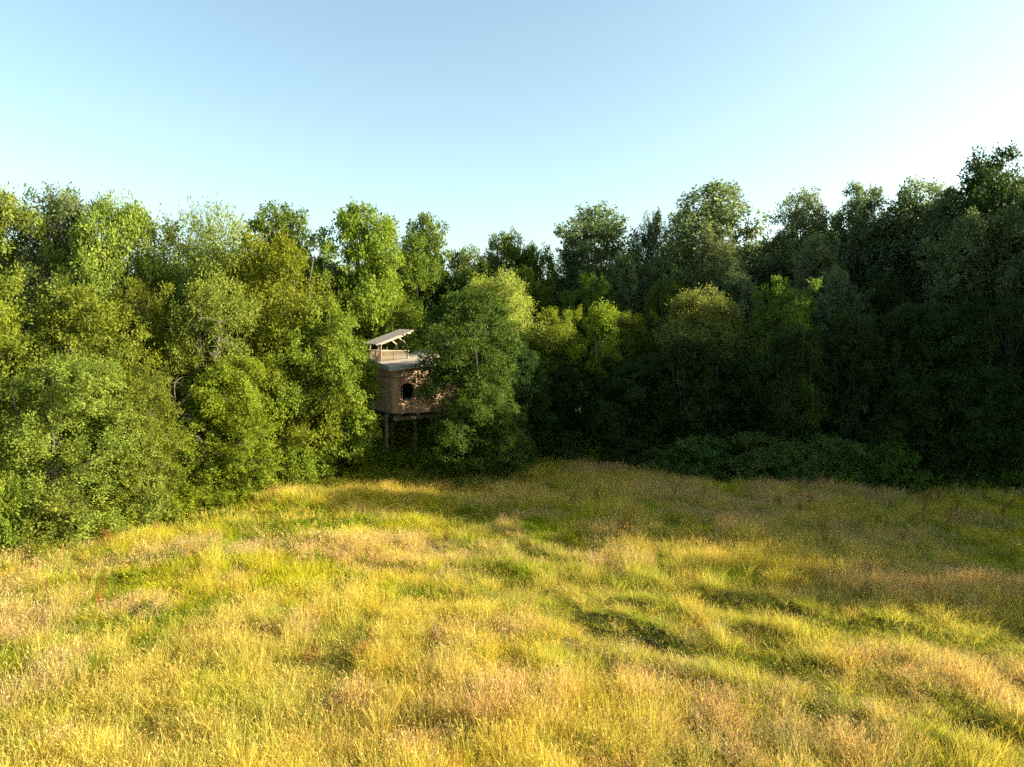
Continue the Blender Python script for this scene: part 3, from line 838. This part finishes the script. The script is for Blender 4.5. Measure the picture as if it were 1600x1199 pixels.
for k in range(nb):
    t0 = PT0 - .28 + k * (PT1 - PT0 + .60) / nb
    roof_slab(PS0 - .38, PS1 + .33, t0, t0 + (PT1 - PT0 + .60) / nb - .012, lambda s, t: up_roof(s, t) + .075 + .008 * (k % 2), .028, 'roof_board', WOOD_GREY, ur)
# log posts
for (px, d, r_) in ((604, 40.95, .105), (649, 42.6, .10), (571, 42.8, .10), (614, 44.4, .09), (690, 44.0, .10)):
    p = at(px, 700, d); g0 = tz(p.x, p.y)
    lx, ly = p.x - HA.x, p.y - HA.y
    zt = FLOOR - .15
    obj('log_post', MB().tube([(lx + .02, ly, g0 - .3), (lx - .015, ly + .01, g0 + zt * .35), (lx + .01, ly, g0 + zt * .7), (lx, ly, zt)], [r_ * 1.12, r_, r_ * .97, r_ * .92], 10).mesh('log_post'), LOG, house, True)

# ------------------------------------------------------------------ grass and undergrowth (instanced by geometry nodes)
def inst_mat(name, mult=(1, 1, 1), trans=0.4, rough=0.6, tb=1.25):
    m, n, l, out = new_mat(name)
    at_ = n.new('ShaderNodeAttribute'); at_.attribute_type = 'INSTANCER'; at_.attribute_name = 'tint'
    lf = n.new('ShaderNodeAttribute'); lf.attribute_name = 'tint'
    mr = n.new('ShaderNodeMapRange'); mr.inputs[3].default_value = 0.62; mr.inputs[4].default_value = 1.4
    l.new(lf.outputs['Fac'], mr.inputs[0])
    mx = n.new('ShaderNodeVectorMath'); mx.operation = 'MULTIPLY'; mx.inputs[1].default_value = mult
    sc_ = n.new('ShaderNodeVectorMath'); sc_.operation = 'SCALE'
    l.new(at_.outputs['Color'], mx.inputs[0]); l.new(mx.outputs[0], sc_.inputs[0]); l.new(mr.outputs[0], sc_.inputs['Scale'])
    p = n.new('ShaderNodeBsdfPrincipled'); p.inputs['Roughness'].default_value = rough; p.inputs['Specular IOR Level'].default_value = 0.2
    l.new(sc_.outputs[0], p.inputs['Base Color'])
    tm_ = n.new('ShaderNodeVectorMath'); tm_.operation = 'MULTIPLY'; tm_.inputs[1].default_value = (1.1 * tb, 1.1 * tb, 0.6 * tb)
    l.new(sc_.outputs[0], tm_.inputs[0])
    tr = n.new('ShaderNodeBsdfTranslucent'); l.new(tm_.outputs[0], tr.inputs['Color'])
    ms = n.new('ShaderNodeMixShader'); ms.inputs[0].default_value = trans
    l.new(p.outputs[0], ms.inputs[1]); l.new(tr.outputs[0], ms.inputs[2])
    l.new(ms.outputs[0], out.inputs['Surface'])
    return m
BLADE = inst_mat('grass_blade')
HEAD = inst_mat('grass_seed_head', (1.1, 1.0, 1.3), 0.35, 0.8)
WEED = inst_mat('weed_leaf', trans=0.42)

def tuft(seed, n, hmin, hmax, width, rad, curl, heads=0.0, head_len=0.12, head_w=0.016):
    g = np.random.default_rng(seed)
    V, F, Tn, MI = [], [], [], []
    nb_ = 0
    for _ in range(n):
        a0 = g.uniform(0, 6.283); r_ = rad * math.sqrt(g.random())
        p = np.array([math.cos(a0) * r_, math.sin(a0) * r_, -0.03])
        h = g.uniform(hmin, hmax)
        az = a0 + g.normal(0, 1.0); c = curl * g.uniform(0.3, 1.6)
        dr = np.array([math.cos(az), math.sin(az), 0])
        sa = g.uniform(0, 6.283)
        sd = np.array([math.cos(sa), math.sin(sa), 0])
        head = g.random() < heads
        w = width * (0.5 if head else 1) * g.uniform(.7, 1.3)
        tn = float(np.clip(g.normal(.5, .25), 0, 1))
        ts = (0, .45, .8, 1.0)
        cs = [p + dr * (c * h * t * t) + np.array([0, 0, h * t * (1 - 0.22 * c * t)]) for t in ts]
        ws = (w * .8, w, w * .6, w * .08 if not head else w * .4)
        b_ = nb_
        for q, ww in zip(cs, ws): V += [q - sd * ww / 2, q + sd * ww / 2]
        nb_ += 8
        F += [(b_, b_ + 1, b_ + 3, b_ + 2), (b_ + 2, b_ + 3, b_ + 5, b_ + 4), (b_ + 4, b_ + 5, b_ + 7, b_ + 6)]
        Tn += [tn] * 3; MI += [0] * 3
        if head:
            tip = cs[-1]; dd = cs[-1] - cs[-2]; dd = dd / np.linalg.norm(dd) + np.array([0, 0, -.15])
            hl = head_len * g.uniform(.7, 1.3); hw = head_w * g.uniform(.7, 1.4)
            for q in range(3):
                u = np.cross(dd, g.normal(0, 1, 3)); u /= np.linalg.norm(u)
                s0 = tip + dd * hl * (q * .16 - .3)
                V += [s0, s0 + dd * hl * .4 + u * hw, s0 + dd * hl * .8, s0 + dd * hl * .4 - u * hw]
                F.append((nb_, nb_ + 1, nb_ + 2, nb_ + 3)); nb_ += 4
                Tn.append(tn); MI.append(1)
    return np_mesh('tuft', np.array(V), quads=np.array(F), tint=Tn, mats=[BLADE, HEAD], mat_idx=MI)

def dock(seed):
    g = np.random.default_rng(seed)
    V, F, Tn = [], [], []
    nb_ = 0
    for s in range(5):
        a0 = g.uniform(0, 6.28); lean = g.uniform(.05, .25); h = g.uniform(.7, 1.05)
        for k in range(70):
            t = g.uniform(.35, 1.0); q = np.array([math.cos(a0) * lean * t * h + g.normal(0, .028), math.sin(a0) * lean * t * h + g.normal(0, .028), t * h])
            u = norm(g.normal(0, 1, 3)) * .022; w = norm(np.cross(u, g.normal(0, 1, 3))) * .012
            V += [q - u, q + w, q + u, q - w]; F.append((nb_, nb_ + 1, nb_ + 2, nb_ + 3)); nb_ += 4; Tn.append(g.random())
        b0 = np.array([0, 0, 0.]); e0 = np.array([math.cos(a0) * lean * h, math.sin(a0) * lean * h, h]); w = np.array([.005, .003, 0])
        V += [b0 - w, b0 + w, e0 + w, e0 - w]; F.append((nb_, nb_ + 1, nb_ + 2, nb_ + 3)); nb_ += 4; Tn.append(.5)
    return np_mesh('dock', np.array(V), quads=np.array(F), tint=Tn, mats=[WEED])

def weed(seed, h, n, leaf, asp):
    """upright leafy weed (nettle, bramble shoot, bracken)"""
    g = np.random.default_rng(seed)
    V, F, Tn = [], [], []
    nb_ = 0
    for s in range(6):
        a0 = g.uniform(0, 6.28); lean = g.uniform(.1, .5); hh = h * g.uniform(.6, 1.1)
        br = np.array([math.cos(a0), math.sin(a0), 0]) * .15
        for k in range(n):
            t = g.uniform(.1, 1.0)
            q = br + np.array([math.cos(a0) * lean * t * t * hh, math.sin(a0) * lean * t * t * hh, t * hh]) + g.normal(0, .03, 3)
            a1 = g.uniform(0, 6.28); ld = norm(np.array([math.cos(a1), math.sin(a1), g.uniform(-.4, .35)]))
            nn = norm(np.array([0, 0, 1]) + g.normal(0, .35, 3)); sd = norm(np.cross(nn, ld))
            L = leaf * g.uniform(.6, 1.3) * (1.15 - .5 * t); W = L * asp
            V += [q, q + ld * L * .45 + sd * W * .5 + nn * W * .12, q + ld * L - np.array([0, 0, .15 * L]), q + ld * L * .45 - sd * W * .5 + nn * W * .12]
            F.append((nb_, nb_ + 1, nb_ + 2, nb_ + 3)); nb_ += 4; Tn.append(g.random())
    return np_mesh('weed', np.array(V), quads=np.array(F), tint=Tn, mats=[WEED])

def proto_collection(name, meshes):
    c = bpy.data.collections.new(name)
    for k, m in enumerate(meshes):
        o = bpy.data.objects.new('%s_%02d' % (name, k), m)
        c.objects.link(o)
    return c

def scatter(name, coll, pos, rot, scl, idx, tint, label, cat):
    me = bpy.data.meshes.new(name)
    me.vertices.add(len(pos)); me.vertices.foreach_set('co', np.asarray(pos, np.float32).ravel())
    for nm, ty, arr, fld in (('rot', 'FLOAT_VECTOR', rot, 'vector'), ('scl', 'FLOAT_VECTOR', scl, 'vector'), ('tint', 'FLOAT_COLOR', tint, 'color')):
        a_ = me.attributes.new(nm, ty, 'POINT'); a_.data.foreach_set(fld, np.asarray(arr, np.float32).ravel())
    a_ = me.attributes.new('idx', 'INT', 'POINT'); a_.data.foreach_set('value', np.asarray(idx, np.int32))
    me.update()
    o = obj(name, me)
    ng = bpy.data.node_groups.new(name, 'GeometryNodeTree')
    ng.interface.new_socket('Geometry', in_out='INPUT', socket_type='NodeSocketGeometry')
    ng.interface.new_socket('Geometry', in_out='OUTPUT', socket_type='NodeSocketGeometry')
    n, l = ng.nodes, ng.links
    gi, go = n.new('NodeGroupInput'), n.new('NodeGroupOutput')
    ci = n.new('GeometryNodeCollectionInfo'); ci.inputs['Collection'].default_value = coll
    ci.inputs['Separate Children'].default_value = True; ci.inputs['Reset Children'].default_value = True
    ip = n.new('GeometryNodeInstanceOnPoints'); ip.inputs['Pick Instance'].default_value = True
    def na(nm, ty):
        q = n.new('GeometryNodeInputNamedAttribute'); q.data_type = ty; q.inputs['Name'].default_value = nm
        return q.outputs['Attribute']
    l.new(gi.outputs[0], ip.inputs['Points']); l.new(ci.outputs[0], ip.inputs['Instance'])
    l.new(na('idx', 'INT'), ip.inputs['Instance Index']); l.new(na('rot', 'FLOAT_VECTOR'), ip.inputs['Rotation']); l.new(na('scl', 'FLOAT_VECTOR'), ip.inputs['Scale'])
    l.new(ip.outputs[0], go.inputs[0])
    md = o.modifiers.new('scatter', 'NODES'); md.node_group = ng
    tag(o, label, cat, kind='stuff')
    return o

tufts = [tuft(100 + k, 60, .22, .48, .011, .24, .75) for k in range(3)] \
      + [tuft(110 + k, 52, .35, .72, .009, .24, .45, heads=.08, head_w=.009) for k in range(3)] \
      + [tuft(120 + k, 46, .50, .95, .008, .26, .35, heads=.32, head_len=.11, head_w=.007) for k in range(3)] \
      + [tuft(130 + k, 60, .40, .78, .007, .28, .35, heads=.45, head_len=.10, head_w=.008) for k in range(2)] \
      + [dock(140), dock(141)] + [weed(150, .5, 26, .13, .5)]
TUFTS = proto_collection('grass_tuft', tufts)

EDGE = [(-60, 15), (-32, 18.5), (-19.3, 23.2), (-16.0, 26.6), (-15.2, 29.8), (-12.6, 34.2), (-9.8, 37.4), (-8.3, 39.4), (-5.2, 39.6), (-1.5, 40.6), (2, 42.6), (10, 39.6), (18.5, 36.2), (26.6, 33.6), (46, 22.5), (80, 6)]
EX, EY = np.array(EDGE).T
def edge_y(x): return np.interp(x, EX, EY)

g = np.random.default_rng(77)
def sample(n, x0, x1, y0, y1):
    return g.uniform(x0, x1, n), g.uniform(y0, y1, n)
xs, ys = [], []
for (dens, y0, y1) in ((36, 9.5, 17), (27, 17, 25), (17, 25, 34), (14, 34, 45)):
    hw0 = 0.76 * y1 + 3
    n = int(dens * 2 * hw0 * (y1 - y0))
    x, y = sample(n, -hw0, hw0, y0, y1)
    k = (np.abs(x) < 0.76 * y + 3)
    xs.append(x[k]); ys.append(y[k])
x, y = np.concatenate(xs), np.concatenate(ys)
ed = edge_y(x) - y
k = ed > -0.6 + 1.4 * N2(x, y, 1.4) + np.where(x < -1, 0.4 + 2.2 * N1(x, y, 2.4), 0)
x, y, ed = x[k], y[k], ed[k]
n = len(x)
trk = np.minimum(seg_dist(x, y, TRACKS[0]), seg_dist(x, y, TRACKS[1]))
between = np.exp(-(trk / 2.0) ** 2)
rightlow = np.clip((x - 1) / 6, 0, 1) * np.clip((26 - y) / 8, 0, 1)
nz = 0.38 * N1(x, y, 4.5) + 0.34 * N3(x, y, 1.5) + 0.28 * N4(x, y, 0.6)
green = np.clip((nz - 0.47) * 6.0 + 0.66 + 0.62 * between + 0.62 * rightlow - 0.34 * np.clip((5 - x) / 8, 0, 1), 0, 1)
pink = np.clip((0.55 * N5(x, y, 5.0) + 0.45 * N2(x, y, 1.8) - 0.55) * 6.5, 0, 1) * (1 - 0.75 * between)
pink = np.maximum(pink, np.clip(1.1 - np.hypot((x - 14) / 5.5, (y - 21.5) / 2.2), 0, 1) * .9)
pink = np.maximum(pink, np.clip((y - 24) / 6, 0, 1) * np.clip((x - 2) / 5, 0, 1) * np.clip(N1(x, y, 2.2) * 2 - .5, 0, 1) * .8)
dry = np.clip((0.6 * N4(x, y, 6.0) + 0.4 * N1(x, y, 1.3) - 0.43 + 0.06 * np.clip((5 - x) / 8, 0, 1)) * 6.0, 0, 1) * (1 - .6 * between)
u = g.random(n)
idx = np.where(u < green * .75, g.integers(0, 3, n), np.where(u < .62 + .2 * (1 - dry), g.integers(3, 6, n), g.integers(6, 9, n)))
idx = np.where((g.random(n) < pink * .7), g.integers(9, 11, n), idx)
rust = (N5(x, y, 2.1) > .72) & (g.random(n) < .022) & (between < .6)
idx = np.where(rust, g.integers(11, 13, n), idx)
wd = (N3(x, y, 2.6) > .66) & (x < -4) & (y > 18.5) & (g.random(n) < .3)
idx = np.where(wd, 13, idx)
cg = np.array([0.200, 0.245, 0.005]); cyl = np.array([0.395, 0.372, 0.010]); ct = np.array([0.570, 0.425, 0.115]); cp = np.array([0.560, 0.380, 0.210]); cr_ = np.array([0.27, 0.125, 0.030]); cw = np.array([0.17, 0.23, 0.015])
gr = green[:, None]; dr = dry[:, None]; pk = pink[:, None]
tint = cyl * (1 - gr) + cg * gr
tint = tint * (1 - .45 * dr) + ct * .45 * dr
isp = ((idx >= 9) & (idx <= 10))[:, None]; isd = ((idx >= 11) & (idx <= 12))[:, None]; isw = (idx == 13)[:, None]; iss = ((idx >= 6) & (idx <= 8))[:, None]
tint = np.where(iss, tint * .5 + ct * .5, tint)
tint = np.where(isp, tint * .35 + cp * .65, tint)
tint = np.where(isd, cr_ * (1 - .6 * N3(x, y, .9)[:, None]) + np.array([.12, .13, .02]) * (.6 * N3(x, y, .9)[:, None]), tint); tint = np.where(isw, cw, tint)
tint = tint * g.uniform(.78, 1.22, (n, 1)) * (1 + g.normal(0, .06, (n, 3)))
hgt = (0.42 + 0.62 * N2(x, y, 2.3) + .5 * (N3(x, y, .7) - .5)).clip(.42) * (1 - .32 * between) * g.uniform(.8, 1.2, n)
pos = np.stack([x, y, terrain(x, y)], 1)
rot = np.stack([g.normal(0, .08, n), g.normal(-.05, .08, n), g.uniform(0, 6.283, n)], 1)
wsc = g.uniform(.7, 1.1, n) * np.where(y > 25, 1.2, 1.0)
scl = np.stack([wsc, wsc, hgt], 1)
tint4 = np.concatenate([np.clip(tint, 0, 1), np.ones((n, 1))], 1)
scatter('meadow_grass', TUFTS, pos, rot, scl, idx, tint4, 'tall yellow green meadow grass with tan seed heads', 'grass')

# undergrowth: nettles and bramble shoots along the wood edge and on the floor of the wood
WEEDS = proto_collection('weed_plant', [weed(200, .8, 30, .16, .5), weed(201, 1.1, 36, .14, .45), weed(202, .7, 30, .2, .55), weed(203, 1.3, 40, .15, .3)])
n0 = 34000
x, y = sample(n0, -40, 48, 18, 62)
ed = y - edge_y(x)
k = (ed > np.where((x < -1.0) & (x > -24), -3.4, -1.0) + 3.4 * (N1(x, y, 2.4) - .35)) & (g.random(n0) < np.where(ed < 3.0, 1.0, .35))
x, y, ed = x[k], y[k], ed[k]
n = len(x)
c0 = np.array([.12, .16, .012]); c1 = np.array([.29, .32, .02])
f = np.clip(N4(x, y, 1.5) + g.normal(0, .15, n), 0, 1)[:, None]
tint = c0 * (1 - f) + c1 * f
h_ = (.55 + .9 * N3(x, y, 2.0)) * np.clip(1.0 + ed * .15, .75, 1.25)
pos = np.stack([x, y, terrain(x, y)], 1)
rot = np.stack([g.normal(0, .1, n), g.normal(0, .1, n), g.uniform(0, 6.283, n)], 1)
scl = np.stack([h_ * 1.1, h_ * 1.1, h_], 1)
scatter('undergrowth', WEEDS, pos, rot, scl, g.integers(0, 4, n), np.concatenate([tint, np.ones((n, 1))], 1), 'leafy nettles and bramble shoots along the wood edge', 'undergrowth')
